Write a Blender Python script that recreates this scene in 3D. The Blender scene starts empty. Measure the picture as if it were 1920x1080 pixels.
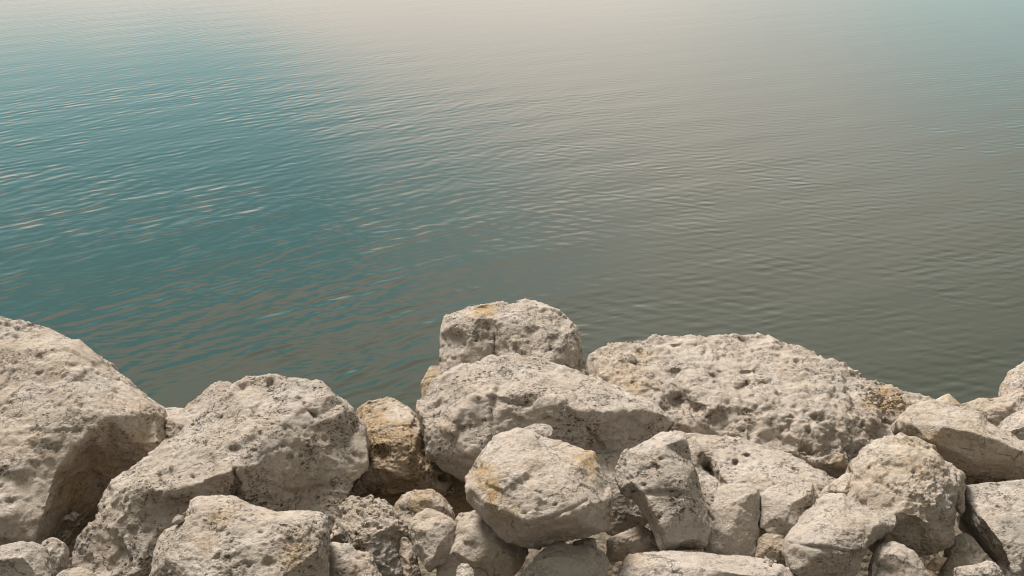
import bpy, bmesh, math, random
import numpy as np
from mathutils import Vector
from mathutils.geometry import delaunay_2d_cdt

random.seed(7); np.random.seed(7)
S = bpy.context.scene
C = S.collection

# ------------------------------------------------------------------ camera
PITCH = math.radians(22.0); FPX = 2053.0; CAM = np.array((0.0, 0.0, 3.2))
cam = bpy.data.cameras.new('camera'); cam.lens = FPX * 36 / 1920; cam.sensor_width = 36
cam.clip_start = 0.05; cam.clip_end = 3000
co = bpy.data.objects.new('camera', cam); C.objects.link(co); S.camera = co
co.location = CAM; co.rotation_euler = (math.pi / 2 - PITCH, 0, 0)

# ------------------------------------------------------------------ view transform
S.view_settings.view_transform = 'Standard'; S.view_settings.look = 'None'
S.view_settings.gamma = 1; S.view_settings.use_curve_mapping = False
S.view_settings.exposure = 0.44
S.cycles.filter_width = 1.15

# ------------------------------------------------------------------ sun
SUN_AZ, SUN_EL = math.radians(-28), math.radians(52)      # azimuth from +Y (into the picture), towards +X
sun = bpy.data.lights.new('sun', 'SUN'); sun.energy = 4.9; sun.angle = math.radians(19); sun.color = (1.0, .938, .868)
so = bpy.data.objects.new('sun', sun); C.objects.link(so)
sd = Vector((math.sin(SUN_AZ) * math.cos(SUN_EL), math.cos(SUN_AZ) * math.cos(SUN_EL), math.sin(SUN_EL)))
so.rotation_euler = sd.to_track_quat('Z', 'Y').to_euler()

# ------------------------------------------------------------------ node helper
class NT:
    def __init__(s, tree): s.t = tree; s.n = tree.nodes; s.l = tree.links
    def new(s, typ, ins=None, **kw):
        n = s.n.new(typ)
        for k, v in kw.items(): setattr(n, k, v)
        for k, v in (ins or {}).items(): s.set(n, k, v)
        return n
    def set(s, n, k, v):
        sock = n.inputs[k]
        if isinstance(v, bpy.types.NodeSocket): s.l.new(v, sock)
        elif isinstance(v, bpy.types.Node): s.l.new(v.outputs[0], sock)
        else: sock.default_value = v
    def m(s, op, a, b=None, c=None, clamp=False):
        n = s.new('ShaderNodeMath', operation=op, use_clamp=clamp)
        for i, v in enumerate((a, b, c)):
            if v is not None: s.set(n, i, v)
        return n.outputs[0]
    def vm(s, op, a, b=None, scale=None):
        n = s.new('ShaderNodeVectorMath', operation=op)
        s.set(n, 0, a)
        if b is not None: s.set(n, 1, b)
        if scale is not None: s.set(n, 'Scale', scale)
        return n.outputs['Value' if op in ('DOT_PRODUCT', 'LENGTH', 'DISTANCE') else 'Vector']
    def ramp(s, v, a, b, lo=0.0, hi=1.0, smooth=True):
        n = s.new('ShaderNodeMapRange', interpolation_type='SMOOTHSTEP' if smooth else 'LINEAR')
        for k, x in zip(('Value', 'From Min', 'From Max', 'To Min', 'To Max'), (v, a, b, lo, hi)): s.set(n, k, x)
        return n.outputs[0]
    def mix(s, f, a, b, blend='MIX'):
        n = s.new('ShaderNodeMix', data_type='RGBA', blend_type=blend)
        s.set(n, 0, f); s.set(n, 6, a if isinstance(a, bpy.types.NodeSocket) else (*a, 1)); s.set(n, 7, b if isinstance(b, bpy.types.NodeSocket) else (*b, 1))
        return n.outputs[2]
    def noise(s, vec, scale, detail=2, rough=.5, dist=0.0, lac=2.0, typ='FBM'):
        n = s.new('ShaderNodeTexNoise', noise_dimensions='3D', noise_type=typ)
        for k, x in (('Vector', vec), ('Scale', scale), ('Detail', detail), ('Roughness', rough), ('Lacunarity', lac), ('Distortion', dist)):
            s.set(n, k, x)
        return n
    def voro(s, vec, scale, feature='F1', metric='EUCLIDEAN', smooth=None, rnd=1.0):
        n = s.new('ShaderNodeTexVoronoi', feature=feature, distance=metric)
        s.set(n, 'Vector', vec); s.set(n, 'Scale', scale); s.set(n, 'Randomness', rnd)
        if smooth is not None: s.set(n, 'Smoothness', smooth)
        return n

# ------------------------------------------------------------------ sky: daylight behind a broken bank of pale cloud
W = bpy.data.worlds.new('World'); S.world = W; W.use_nodes = True
w = NT(W.node_tree); w.n.clear()
sky = w.new('ShaderNodeTexSky', sky_type='NISHITA', sun_disc=False)
sky.sun_elevation = SUN_EL; sky.sun_rotation = SUN_AZ
d = w.new('ShaderNodeTexCoord').outputs['Generated']
sx = w.new('ShaderNodeSeparateXYZ', {0: d})
az = w.m('MULTIPLY', w.m('ARCTAN2', sx.outputs[0], sx.outputs[1]), 57.2958)
el = w.m('MULTIPLY', w.m('ARCSINE', sx.outputs[2]), 57.2958)
nz = w.noise(d, 3.2, 5, .55)
nz2 = w.noise(w.vm('MULTIPLY', d, (1, 1, 2.4)), 1.5, 4, .5)
warp = w.m('MULTIPLY', w.m('SUBTRACT', nz.outputs[0], .5), .85)
# the opening in the cloud towards the left, reflected in the water
def opening(ca, ce, ra, re, tilt=0.0):
    a = w.m('SUBTRACT', az, ca); e = w.m('SUBTRACT', w.m('SUBTRACT', el, ce), w.m('MULTIPLY', a, tilt))
    q = w.m('ADD', w.m('POWER', w.m('ABSOLUTE', w.m('DIVIDE', a, ra)), 2.0), w.m('POWER', w.m('ABSOLUTE', w.m('DIVIDE', e, re)), 2.0))
    return w.m('ADD', w.m('SUBTRACT', 1.0, w.m('SQRT', q)), warp)
o1 = w.ramp(opening(-26, 16.2, 32, 9.4, .035), -.10, .48)
o2 = w.ramp(opening(34, 6.0, 27, 8.0, -.05), -.2, .9)
o3 = w.m('MULTIPLY', w.ramp(nz2.outputs[0], .60, .70), w.ramp(el, 30, 42))          # broken gaps higher up, all round
gap = w.m('MAXIMUM', w.m('MAXIMUM', o1, w.m('MULTIPLY', o2, .75)), w.m('MULTIPLY', o3, .6))
# cloud brightness: veil brightest round the hidden sun's side, greyer away from it
glow = w.vm('DOT_PRODUCT', d, (math.sin(math.radians(-9)) * math.cos(math.radians(16)), math.cos(math.radians(-9)) * math.cos(math.radians(16)), math.sin(math.radians(16))))
g = w.ramp(glow, .70, 1.0, 0, 1)
tex = w.m('ADD', .86, w.m('MULTIPLY', nz2.outputs[0], .28))
cl = w.mix(w.ramp(glow, -.9, .75), (3.0, 2.95, 2.65), (4.0, 4.0, 3.45))
cl = w.mix(g, cl, (9.8, 9.0, 8.1))
cl = w.mix(1.0, cl, w.new('ShaderNodeCombineColor', {0: tex, 1: tex, 2: tex}).outputs[0], 'MULTIPLY')
blue = w.mix(1.0, sky.outputs[0], (.55, 1.25, 1.05), 'MULTIPLY')
blue = w.mix(.75, blue, w.mix(w.ramp(el, 7, 20), (5.7, 7.0, 7.1), (2.35, 5.75, 6.4)))
col = w.mix(gap, cl, blue)
bg = w.new('ShaderNodeBackground', {'Color': col, 'Strength': .10})
w.new('ShaderNodeOutputWorld', {0: bg.outputs[0]})

# ------------------------------------------------------------------ tags
GROUP = 'limestone rocks of the shore embankment'
def structure(o): o['kind'] = 'structure'; return o

def unproj(px, py, dep):
    x = (px - 960) / FPX * dep; y = -(py - 540) / FPX * dep
    c, s = math.cos(PITCH), math.sin(PITCH)
    return np.array((CAM[0] + x, CAM[1] + y * s + dep * c, CAM[2] + y * c - dep * s))
def unproj_n(P, dep):
    x = (P[:, 0] - 960) / FPX * dep; y = -(P[:, 1] - 540) / FPX * dep
    c, s = math.cos(PITCH), math.sin(PITCH)
    return np.stack((CAM[0] + x, CAM[1] + y * s + dep * c, CAM[2] + y * c - dep * s), 1)
def proj_n(V):
    q = V - CAM; c, s = math.cos(PITCH), math.sin(PITCH)
    dep = q[:, 1] * c - q[:, 2] * s; up = q[:, 1] * s + q[:, 2] * c
    return 960 + q[:, 0] / dep * FPX, 540 - up / dep * FPX, dep
def pile_depth(py):                                   # the embankment falls gently towards the water
    a = PITCH + math.atan((py - 540) / FPX)
    y = 1.4 / (math.tan(a) - .17)
    return y / math.cos(a) * math.cos(a - PITCH)

# ------------------------------------------------------------------ rock material
def rock_material():
    m = bpy.data.materials.new('pitted_limestone'); m.use_nodes = True
    t = NT(m.node_tree); t.n.clear()
    def attr(n): return t.new('ShaderNodeAttribute', attribute_type='OBJECT', attribute_name=n).outputs['Fac']
    oi = t.new('ShaderNodeObjectInfo')
    rnd = oi.outputs['Random']
    p0 = t.new('ShaderNodeTexCoord').outputs['Object']
    p = t.vm('ADD', p0, t.new('ShaderNodeCombineXYZ', {0: t.m('MULTIPLY', rnd, 37.), 1: t.m('MULTIPLY', rnd, 91.), 2: t.m('MULTIPLY', rnd, 17.)}).outputs[0])
    tan_, ochre, grey, speck = attr('tan'), attr('ochre'), attr('grey'), attr('speck')
    stain = t.new('ShaderNodeAttribute', attribute_type='GEOMETRY', attribute_name='stain').outputs['Fac']
    pit = t.new('ShaderNodeAttribute', attribute_type='GEOMETRY', attribute_name='pit').outputs['Fac']
    big = t.noise(p, 5.5, 5, .6, .4).outputs[0]
    mid = t.noise(p, 24, 7, .62, .2).outputs[0]
    fin = t.noise(p, 150, 6, .7).outputs[0]
    col = t.mix(t.ramp(big, .38, .64), (.590, .522, .466), (.510, .432, .365))
    col = t.mix(t.ramp(mid, .44, .66, 0, .55), col, (.640, .575, .512))
    col = t.mix(t.m('MULTIPLY', t.ramp(t.noise(p, 9, 4, .6).outputs[0], .40, .60), grey), col, (.335, .310, .280))
    col = t.mix(t.m('MULTIPLY', t.ramp(t.noise(p, 7.5, 6, .65, .5).outputs[0], .36, .56), tan_), col, (.44, .335, .225))
    # iron stains: patchy, granular
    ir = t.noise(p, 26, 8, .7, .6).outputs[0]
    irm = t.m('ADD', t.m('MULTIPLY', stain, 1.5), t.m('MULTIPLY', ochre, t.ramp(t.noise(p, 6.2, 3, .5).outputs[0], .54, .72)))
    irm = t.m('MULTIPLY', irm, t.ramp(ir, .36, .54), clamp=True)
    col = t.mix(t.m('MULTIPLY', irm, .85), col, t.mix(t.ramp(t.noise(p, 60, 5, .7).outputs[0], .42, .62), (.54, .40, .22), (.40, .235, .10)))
    # grain
    col = t.mix(t.ramp(fin, .36, .52, .32, 0), col, (.20, .16, .12))
    col = t.mix(t.ramp(fin, .55, .75, 0, .30), col, (.66, .61, .55))
    # dark specks of lichen and dirt in clusters, drawn out along the bedding
    bed = t.vm('MULTIPLY', p, (1.0, 1.5, 2.1))
    clus = t.ramp(t.noise(p, 10, 4, .6).outputs[0], .42, .64)
    warped = t.vm('ADD', bed, t.vm('SCALE', t.noise(p, 70, 3, .6).outputs[1], scale=.020))
    v1 = t.voro(warped, 48).outputs['Distance']
    v2 = t.voro(warped, 105).outputs['Distance']
    s1 = t.m('MULTIPLY', t.ramp(v1, .46, .26), t.ramp(t.noise(p, 40, 3, .6).outputs[0], .50, .58))
    s2 = t.m('MULTIPLY', t.ramp(v2, .50, .28), t.ramp(t.noise(p, 80, 3, .6).outputs[0], .48, .56))
    sn = t.ramp(t.noise(bed, 70, 7, .72, 1.2).outputs[0], .43, .385)
    sp = t.m('MAXIMUM', t.m('MAXIMUM', s1, t.m('MULTIPLY', s2, .8)), sn)
    spm = t.m('MULTIPLY', t.m('MULTIPLY', sp, t.m('ADD', .10, t.m('MULTIPLY', clus, 1.0))), speck, clamp=True)
    col = t.mix(t.m('MULTIPLY', spm, .9), col, (.085, .065, .048))
    # darker brown in the pits, stronger with their depth
    col = t.mix(t.m('MULTIPLY', pit, .60, clamp=True), col, (.125, .098, .070))
    # hairline cracks
    cr = t.voro(t.vm('ADD', p, t.vm('SCALE', t.noise(p, 12, 5, .6).outputs[1], scale=.16)), 4.2, 'DISTANCE_TO_EDGE').outputs['Distance']
    crm = t.m('MULTIPLY', t.ramp(cr, .016, .004), t.ramp(t.noise(p, 7, 2, .5).outputs[0], .50, .60))
    col = t.mix(t.m('MULTIPLY', crm, .6), col, (.10, .08, .06))
    # relief
    h = t.m('MULTIPLY', t.noise(p, 65, 11, .72).outputs[0], .012)
    h = t.m('ADD', h, t.m('MULTIPLY', t.noise(p, 260, 6, .7).outputs[0], .0026))
    h = t.m('SUBTRACT', h, t.m('MULTIPLY', spm, .0045))
    h = t.m('SUBTRACT', h, t.m('MULTIPLY', crm, .004))
    bmp = t.new('ShaderNodeBump', {'Strength': .95, 'Distance': 1.0, 'Height': h})
    b = t.new('ShaderNodeBsdfPrincipled', {'Base Color': col, 'Roughness': .93, 'Normal': bmp.outputs[0], 'Specular IOR Level': .22})
    t.new('ShaderNodeOutputMaterial', {0: b.outputs[0]})
    return m
ROCK = rock_material()

# ------------------------------------------------------------------ relief as geometry: weathered faces, chips, pits
def relief_tree():
    g = bpy.data.node_groups.new('rock_relief', 'GeometryNodeTree')
    I = g.interface
    I.new_socket('Geometry', in_out='INPUT', socket_type='NodeSocketGeometry')
    for nm in ('Seed', 'Rough', 'Pits', 'Chip', 'Fine'): I.new_socket(nm, in_out='INPUT', socket_type='NodeSocketFloat')
    I.new_socket('Geometry', in_out='OUTPUT', socket_type='NodeSocketGeometry')
    t = NT(g)
    gi = t.new('NodeGroupInput'); geo, seed, rough, pits, chip, fine = gi.outputs[:6]
    pos = t.new('GeometryNodeInputPosition').outputs[0]; nor = t.new('GeometryNodeInputNormal').outputs[0]
    p = t.vm('ADD', pos, t.new('ShaderNodeCombineXYZ', {0: seed, 1: t.m('MULTIPLY', seed, 1.7), 2: t.m('MULTIPLY', seed, -2.3)}).outputs[0])
    def c(n, k=.5): return t.m('SUBTRACT', n, k)
    n1 = c(t.noise(p, 4.5, 2, .5).outputs[0])
    n2 = c(t.noise(p, 15, 5, .55, .3).outputs[0])
    n3 = c(t.noise(t.vm('MULTIPLY', p, (1, 1.2, 2.2)), 38, 7, .66, .4).outputs[0])
    pw = t.vm('ADD', p, t.vm('SCALE', t.noise(p, 18, 4, .6).outputs[1], scale=.05))
    # chipped facets: every cell is a small tilted plane
    def facets(sc, sm):
        v = t.voro(pw, sc, 'SMOOTH_F1', smooth=sm)
        dlt = t.vm('SUBTRACT', pw, v.outputs['Position'])
        return t.vm('DOT_PRODUCT', dlt, t.vm('SUBTRACT', v.outputs['Color'], (.5, .5, .5)))
    f1 = facets(8.0, .12); f2 = facets(24.0, .15)
    h = t.m('MULTIPLY', n1, .012)
    h = t.m('ADD', h, t.m('MULTIPLY', f1, t.m('MULTIPLY', chip, .13)))
    h = t.m('ADD', h, t.m('MULTIPLY', f2, t.m('MULTIPLY', chip, .22)))
    h = t.m('ADD', h, t.m('MULTIPLY', n2, t.m('MULTIPLY', t.m('POWER', rough, 1.5), .013)))
    patch = t.ramp(t.noise(p, 4.0, 3, .55).outputs[0], .38, .62, .35, 1.45)
    h = t.m('ADD', h, t.m('MULTIPLY', t.m('MULTIPLY', n3, patch), t.m('MULTIPLY', t.m('POWER', fine, 1.5), .013)))
    # flat broken faces meeting in sharp arrises
    a1 = t.voro(t.vm('ADD', t.vm('MULTIPLY', p, (1, .8, 1.25)), t.vm('SCALE', t.noise(p, 6, 2, .5).outputs[1], scale=.05)), 5.5, 'F1', 'MANHATTAN').outputs['Distance']
    h = t.m('ADD', h, t.m('MULTIPLY', t.m('SUBTRACT', a1, .62), t.m('MULTIPLY', chip, .012)))

    # pits
    pm = t.ramp(t.noise(p, 6, 3, .6).outputs[0], .40, .58)
    pw = t.vm('ADD', pw, t.vm('SCALE', t.noise(p, 46, 3, .6).outputs[1], scale=.030))
    v1 = t.voro(pw, 30).outputs['Distance']; v2 = t.voro(pw, 62).outputs['Distance']
    k1 = t.m('MULTIPLY', t.ramp(v1, .38, .10), t.ramp(t.noise(p, 21, 2, .5).outputs[0], .46, .60))
    k2 = t.m('MULTIPLY', t.ramp(v2, .42, .10), t.ramp(t.noise(p, 34, 2, .5).outputs[0], .44, .58))
    v3 = t.voro(pw, 13).outputs['Distance']
    k3 = t.m('MULTIPLY', t.ramp(v3, .34, .10), t.ramp(t.noise(p, 9, 2, .5).outputs[0], .54, .64))
    pmp = t.m('MULTIPLY', pits, t.m('ADD', .08, t.m('MULTIPLY', pm, .92)))
    kk = t.m('ADD', t.m('ADD', t.m('MULTIPLY', k1, .013), t.m('MULTIPLY', k2, .007)), t.m('MULTIPLY', k3, .028))
    kk = t.m('MULTIPLY', kk, pmp)
    h = t.m('SUBTRACT', h, kk)
    sp = t.new('GeometryNodeSetPosition', {'Geometry': geo, 'Offset': t.vm('SCALE', nor, scale=h)})
    st = t.new('GeometryNodeStoreNamedAttribute', data_type='FLOAT', domain='POINT')
    t.set(st, 'Geometry', sp.outputs[0]); t.set(st, 'Name', 'pit')
    t.set(st, 'Value', t.m('MULTIPLY', kk, 85.0, clamp=True))
    go = t.new('NodeGroupOutput'); g.links.new(st.outputs[0], go.inputs[0])
    return g
RELIEF = relief_tree()
SOCK = {s.name: s.identifier for s in RELIEF.interface.items_tree if s.in_out == 'INPUT'}

ROCKS = []
seed_no = [0]
def rock(name, label, outline, chains=(), D=None, slope=.6, thick=.75, rough=1., pits=.5, chip=1., fine=1.,
         ochre=.15, tan=.25, grey=.35, speck=1., dents=(), stains=(), voxel=None, cat='rock', smooth=2, cuts=110, back=(0.25, 1.0, -.45)):
    """outline and chains are traced at the rock's own distance; b is how far a point stands out towards the viewer."""
    seed_no[0] += 1; sd_ = seed_no[0]
    ymax = max(p[1] for p in outline)
    if D is None: D = pile_depth(min(ymax, 1090))
    mpp = D / FPX
    V2, B = [], []
    for p in outline: V2.append(Vector(p[:2])); B.append(p[2] if len(p) > 2 else 0.0)
    n = len(outline); edges = [(i, (i + 1) % n) for i in range(n)]
    for ch in chains:
        for k, p in enumerate(ch):
            V2.append(Vector(p[:2])); B.append(p[2])
            if k: edges.append((len(V2) - 2, len(V2) - 1))
    vo, eo, fo, ov, oe, of = delaunay_2d_cdt(V2, edges, [list(range(n))], 1, 1e-3, True)
    P = np.array([(v.x, v.y) for v in vo]); b = np.zeros(len(vo))
    src = np.array([(v.x, v.y) for v in V2]); B = np.array(B)
    for i in range(len(vo)):
        if len(ov[i]): b[i] = B[ov[i][0]]
        else:
            dd = ((src - P[i]) ** 2).sum(1) + 1; k = np.argsort(dd)[:2]; b[i] = (B[k] / dd[k]).sum() / (1 / dd[k]).sum()
    dep = D + slope * (ymax - P[:, 1]) * mpp - b * mpp * 1.55
    F = unproj_n(P, dep)
    bm = bmesh.new(); bv = [bm.verts.new(f) for f in F]
    for f in fo:
        try: bm.faces.new([bv[i] for i in f])
        except ValueError: pass
    # the back: the outline drawn in by steps, away from the viewer
    key = {}
    for i in range(len(vo)):
        for o in ov[i]:
            if o < n: key[o] = i
    ring0 = [key[i] for i in range(n) if i in key]
    xs = [p[0] for p in outline]; ys = [p[1] for p in outline]
    T = thick * math.sqrt((max(xs) - min(xs)) * (max(ys) - min(ys))) * mpp
    O = F[ring0]; cen = O.mean(0)
    bd = np.array((0, math.cos(PITCH), -math.sin(PITCH) - .25)); bd /= np.linalg.norm(bd)
    prev = [bv[i] for i in ring0]
    for sc, dd in ((.93, .35), (.72, .75), (.38, 1.0)):
        cur = [bm.verts.new(cen + (q - cen) * sc + bd * T * dd) for q in O]
        for i in range(len(cur)):
            j = (i + 1) % len(cur)
            bm.faces.new((prev[i], prev[j], cur[j], cur[i]))
        prev = cur
    bm.faces.new(prev)
    bmesh.ops.triangulate(bm, faces=bm.faces[:])
    bmesh.ops.recalc_face_normals(bm, faces=bm.faces[:])
    me = bpy.data.meshes.new('tmp'); 
    for v in bm.verts: v.co = v.co - Vector(cen)
    bm.to_mesh(me); bm.free()
    o = bpy.data.objects.new('tmp', me); C.objects.link(o)
    if voxel is None: voxel = min(.0058, max(.0035, T / 75))
    r = o.modifiers.new('r', 'REMESH'); r.mode = 'VOXEL'; r.voxel_size = voxel; r.use_smooth_shade = True
    sm = o.modifiers.new('s', 'SMOOTH'); sm.factor = .5; sm.iterations = smooth
    dg = bpy.context.evaluated_depsgraph_get(); ev = o.evaluated_get(dg)
    m2 = bpy.data.meshes.new_from_object(ev, depsgraph=dg)
    o.modifiers.clear(); o.data = m2; bpy.data.meshes.remove(me)
    nv = len(m2.vertices); A = np.empty(nv * 3, dtype=np.float32); m2.vertices.foreach_get('co', A); A = A.reshape(-1, 3).astype(float) + cen
    Nn = np.empty(nv * 3, dtype=np.float32); m2.vertices.foreach_get('normal', Nn); Nn = Nn.reshape(-1, 3)
    px, py, dep = proj_n(A); view = A - CAM; view /= np.linalg.norm(view, axis=1)[:, None]
    facing = np.clip(-(view * Nn).sum(1) * 3 + .3, 0, 1)
    stain = np.zeros(nv)
    # chips struck off: what stands out past a random plane is cut back to it
    rg = np.random.RandomState(100 + sd_); size = T / thick
    for k in range(int(cuts)):
        i = rg.randint(nv); nn = Nn[i] + rg.normal(0, .28, 3); nn /= np.linalg.norm(nn)
        r_ = size * rg.uniform(.10, .30)
        rel = A - A[i]; dn_ = np.linalg.norm(rel, axis=1); lo = (rel @ nn)
        inside = dn_ < r_
        mean = lo[inside].mean() if inside.any() else 0
        if mean > -.105 * r_ or lo[inside].max() > .10 * r_: continue      # only a proud edge or corner breaks off
        dl = min(-mean * .52, r_ * .15, .026); dd = lo + dl
        near = np.clip((r_ * 1.3 - dn_) / (r_ * .3), 0, 1)
        mv = np.where((dd > 0), dd, 0) * near * np.clip((2.5 * dl - dd) / dl, 0, 1)
        A -= nn * mv[:, None]
    # worn hollows and grooves, each where this rock has it
    for dn in dents:
        if len(dn) == 5 and not isinstance(dn[0], tuple):
            x, y, rx, ry, k = dn
            q = ((px - x) / rx) ** 2 + ((py - y) / ry) ** 2
            f = np.exp(-q * 1.3) * facing
            A += view * (f * k * mpp)[:, None]
        else:                                         # (points..., width, depth)
            pts, wd, k = dn[:-2], dn[-2], dn[-1]
            dist = np.full(nv, 1e9)
            for (x0, y0), (x1, y1) in zip(pts[:-1], pts[1:]):
                L2 = (x1 - x0) ** 2 + (y1 - y0) ** 2 + 1e-9
                tt = np.clip(((px - x0) * (x1 - x0) + (py - y0) * (y1 - y0)) / L2, 0, 1)
                dist = np.minimum(dist, np.hypot(px - x0 - tt * (x1 - x0), py - y0 - tt * (y1 - y0)))
            f = np.exp(-(dist / wd) ** 2) * facing
            A += view * (f * k * mpp)[:, None]
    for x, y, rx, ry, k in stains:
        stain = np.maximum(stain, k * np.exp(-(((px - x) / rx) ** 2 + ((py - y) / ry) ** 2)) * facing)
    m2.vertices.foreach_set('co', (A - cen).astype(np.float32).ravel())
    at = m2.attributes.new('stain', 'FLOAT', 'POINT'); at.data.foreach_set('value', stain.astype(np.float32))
    gm = o.modifiers.new('g', 'NODES'); gm.node_group = RELIEF
    for k, v in (('Seed', sd_ * 7.31), ('Rough', float(rough)), ('Pits', float(pits)), ('Chip', float(chip)), ('Fine', float(fine))): gm[SOCK[k]] = v * (1.0 if k in ('Seed', 'Fine', 'Pits') else min(1.15, .35 + 1.3 * size))
    o.update_tag()
    dg = bpy.context.evaluated_depsgraph_get(); dg.update(); ev = o.evaluated_get(dg)
    m3 = bpy.data.meshes.new_from_object(ev, depsgraph=dg)
    o.modifiers.clear(); o.data = m3; bpy.data.meshes.remove(m2)
    m3.name = name; o.name = name; m3.materials.clear(); m3.materials.append(ROCK)
    m3.polygons.foreach_set('use_smooth', [True] * len(m3.polygons))
    o.location = cen
    for k, v in (('ochre', ochre), ('tan', tan), ('grey', grey), ('speck', speck)): o[k] = float(v)
    o['label'] = label; o['category'] = cat; o['group'] = GROUP
    ROCKS.append(o)
    return o

# ------------------------------------------------------------------ the rocks, back to front
rock('boulder', 'huge pale boulder with flat lit top and shadowed brown side, leftmost above the dark gap',
     [(-150,1130),(-190,900),(-170,700),(-120,610),(-60,597),(0,594),(40,600),(72,605),(100,628),(150,644),(172,660),(208,695),(234,720),(262,738),(284,754),(292,775),(297,830),(290,848,-12),(258,880,-55),(215,925,-85),(175,950,-100),(120,985,-100),(95,1010,-75),(60,1060),(20,1130)],
     [[(-100,700,30),(0,690,45),(60,720,55),(110,688,62),(138,730,66),(170,770,70),(205,780,62),(250,776,45)],
      [(205,780,62),(165,812,66),(133,842,66),(105,888,60),(88,950,58),(62,1010,50)],
      [(-60,830,70),(40,820,78),(105,815,74),(133,842,66)],
      [(110,688,62),(30,650,25)],
      [(168,866,-22),(132,930,-46),(98,990,-40)],[(255,830,18),(208,862,-24)],[(-60,1000,70),(20,960,74)]],
     D=3.30, slope=.7, rough=1, pits=.45, tan=.35, grey=.2, speck=.8,
     dents=[(140,690,22,8,12),(62,808,10,8,10),(108,842,9,9,12),(20,940,9,9,10),(172,825,10,10,8),(30,900,40,14,6)],
     stains=[(200,895,60,50,.5),(145,930,40,60,.5),(255,825,20,25,.35),(62,822,14,8,.5)])  # brown stain on the gap side, also painting in part of its shade
rock('boulder', 'wide pale boulder with a broken pocked slanting top, second from the left edge',
     [(120,1120),(128,1040),(148,1003),(185,965),(200,915),(206,900),(240,882),(275,853),(312,828),(348,803),(402,762),(443,724),(470,698),(500,694),(530,700),(580,703),(620,712),(650,728),(667,750),(673,776),(678,793),(690,810),(696,828),(695,862),(680,885),(662,905),(650,935),(632,985),(600,1030),(500,1060),(350,1120)],
     [[(206,905,10),(225,925,50),(262,912,66),(312,922,78),(350,915,80),(400,892,84),(442,886,88),(480,868,86),(530,838,74),(600,830,56),(660,826,30)],
      [(312,922,78),(325,965,44),(400,965,26)],[(442,886,88),(445,925,46),(470,960,28)],
      [(480,868,86),(478,905,64),(455,935,56)],
      [(645,762,30),(664,800,22),(640,830,40)],
      [(560,760,42),(450,800,52),(340,850,50)],[(225,925,50),(205,980,48),(240,1060,46)],[(560,920,30),(610,880,30)]],
     D=3.12, slope=.62, rough=1.1, pits=.75, tan=.22, grey=.35, speck=1.2,
     dents=[((560,752),(572,766),(592,776),6,20),(630,738,6,5,16),(592,848,9,9,22),(552,858,5,5,12),(440,845,14,10,18),(475,845,9,6,12),(605,792,16,10,8),(350,818,12,6,8),(452,730,14,7,8),((442,882),(446,905),(442,930),5,26),(345,945,28,14,14),(668,800,10,22,12),((480,905),(560,925),(630,910),5,8)])
rock('boulder', 'upright block-shaped pale rock with ochre hollow on its top, highest on the pile',
     [(822,790),(818,700),(818,660),(823,630),(832,603),(836,586),(858,575),(870,566),(893,560),(932,562),(960,564),(985,556),(1010,556),(1035,571),(1055,588),(1075,595),(1085,612),(1091,640),(1096,665),(1103,690),(1112,725),(1080,790),(950,800)],
     [[(838,592,6),(866,590,24),(892,597,30),(922,597,30),(945,588,26)],
      [(850,610,30),(885,628,34),(910,632,22),(930,626,26),(945,606,36),(962,592,34)],
      [(885,628,34),(900,660,30)],[(930,640,26),(930,690,22)],
      [(945,606,36),(960,640,52),(1000,630,50),(1050,640,44),(1078,690,30)],
      [(985,575,22),(1030,595,30)],[(850,690,34),(900,720,34)],[(1020,690,56),(960,700,42)]],
     D=4.02, slope=.42, rough=.9, pits=.55, tan=.1, grey=.35, speck=.85,
     dents=[(905,578,26,8,12),((930,625),(926,655),(925,668),1.6,9),((897,628),(893,640),1.8,7),(824,676,5,4,9),(1005,620,10,8,10),(1040,640,14,10,8),(1060,600,10,8,8),(918,612,18,12,8),(1030,660,8,8,8)],
     stains=[(905,580,24,10,1.3),(882,575,10,8,.6),(1085,670,8,25,.4)])
rock('rock', 'small rounded yellow rock peeping out left of the highest upright block',
     [(795,790),(791,742),(790,718),(798,700),(806,688),(816,683),(850,690),(860,760),(830,800)],
     [[(806,715,14),(810,745,16)]], D=4.0, slope=.4, rough=.7, pits=.2, chip=.8, ochre=.7, tan=.3, grey=0, speck=.4, stains=[(803,712,20,40,.55)])
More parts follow.
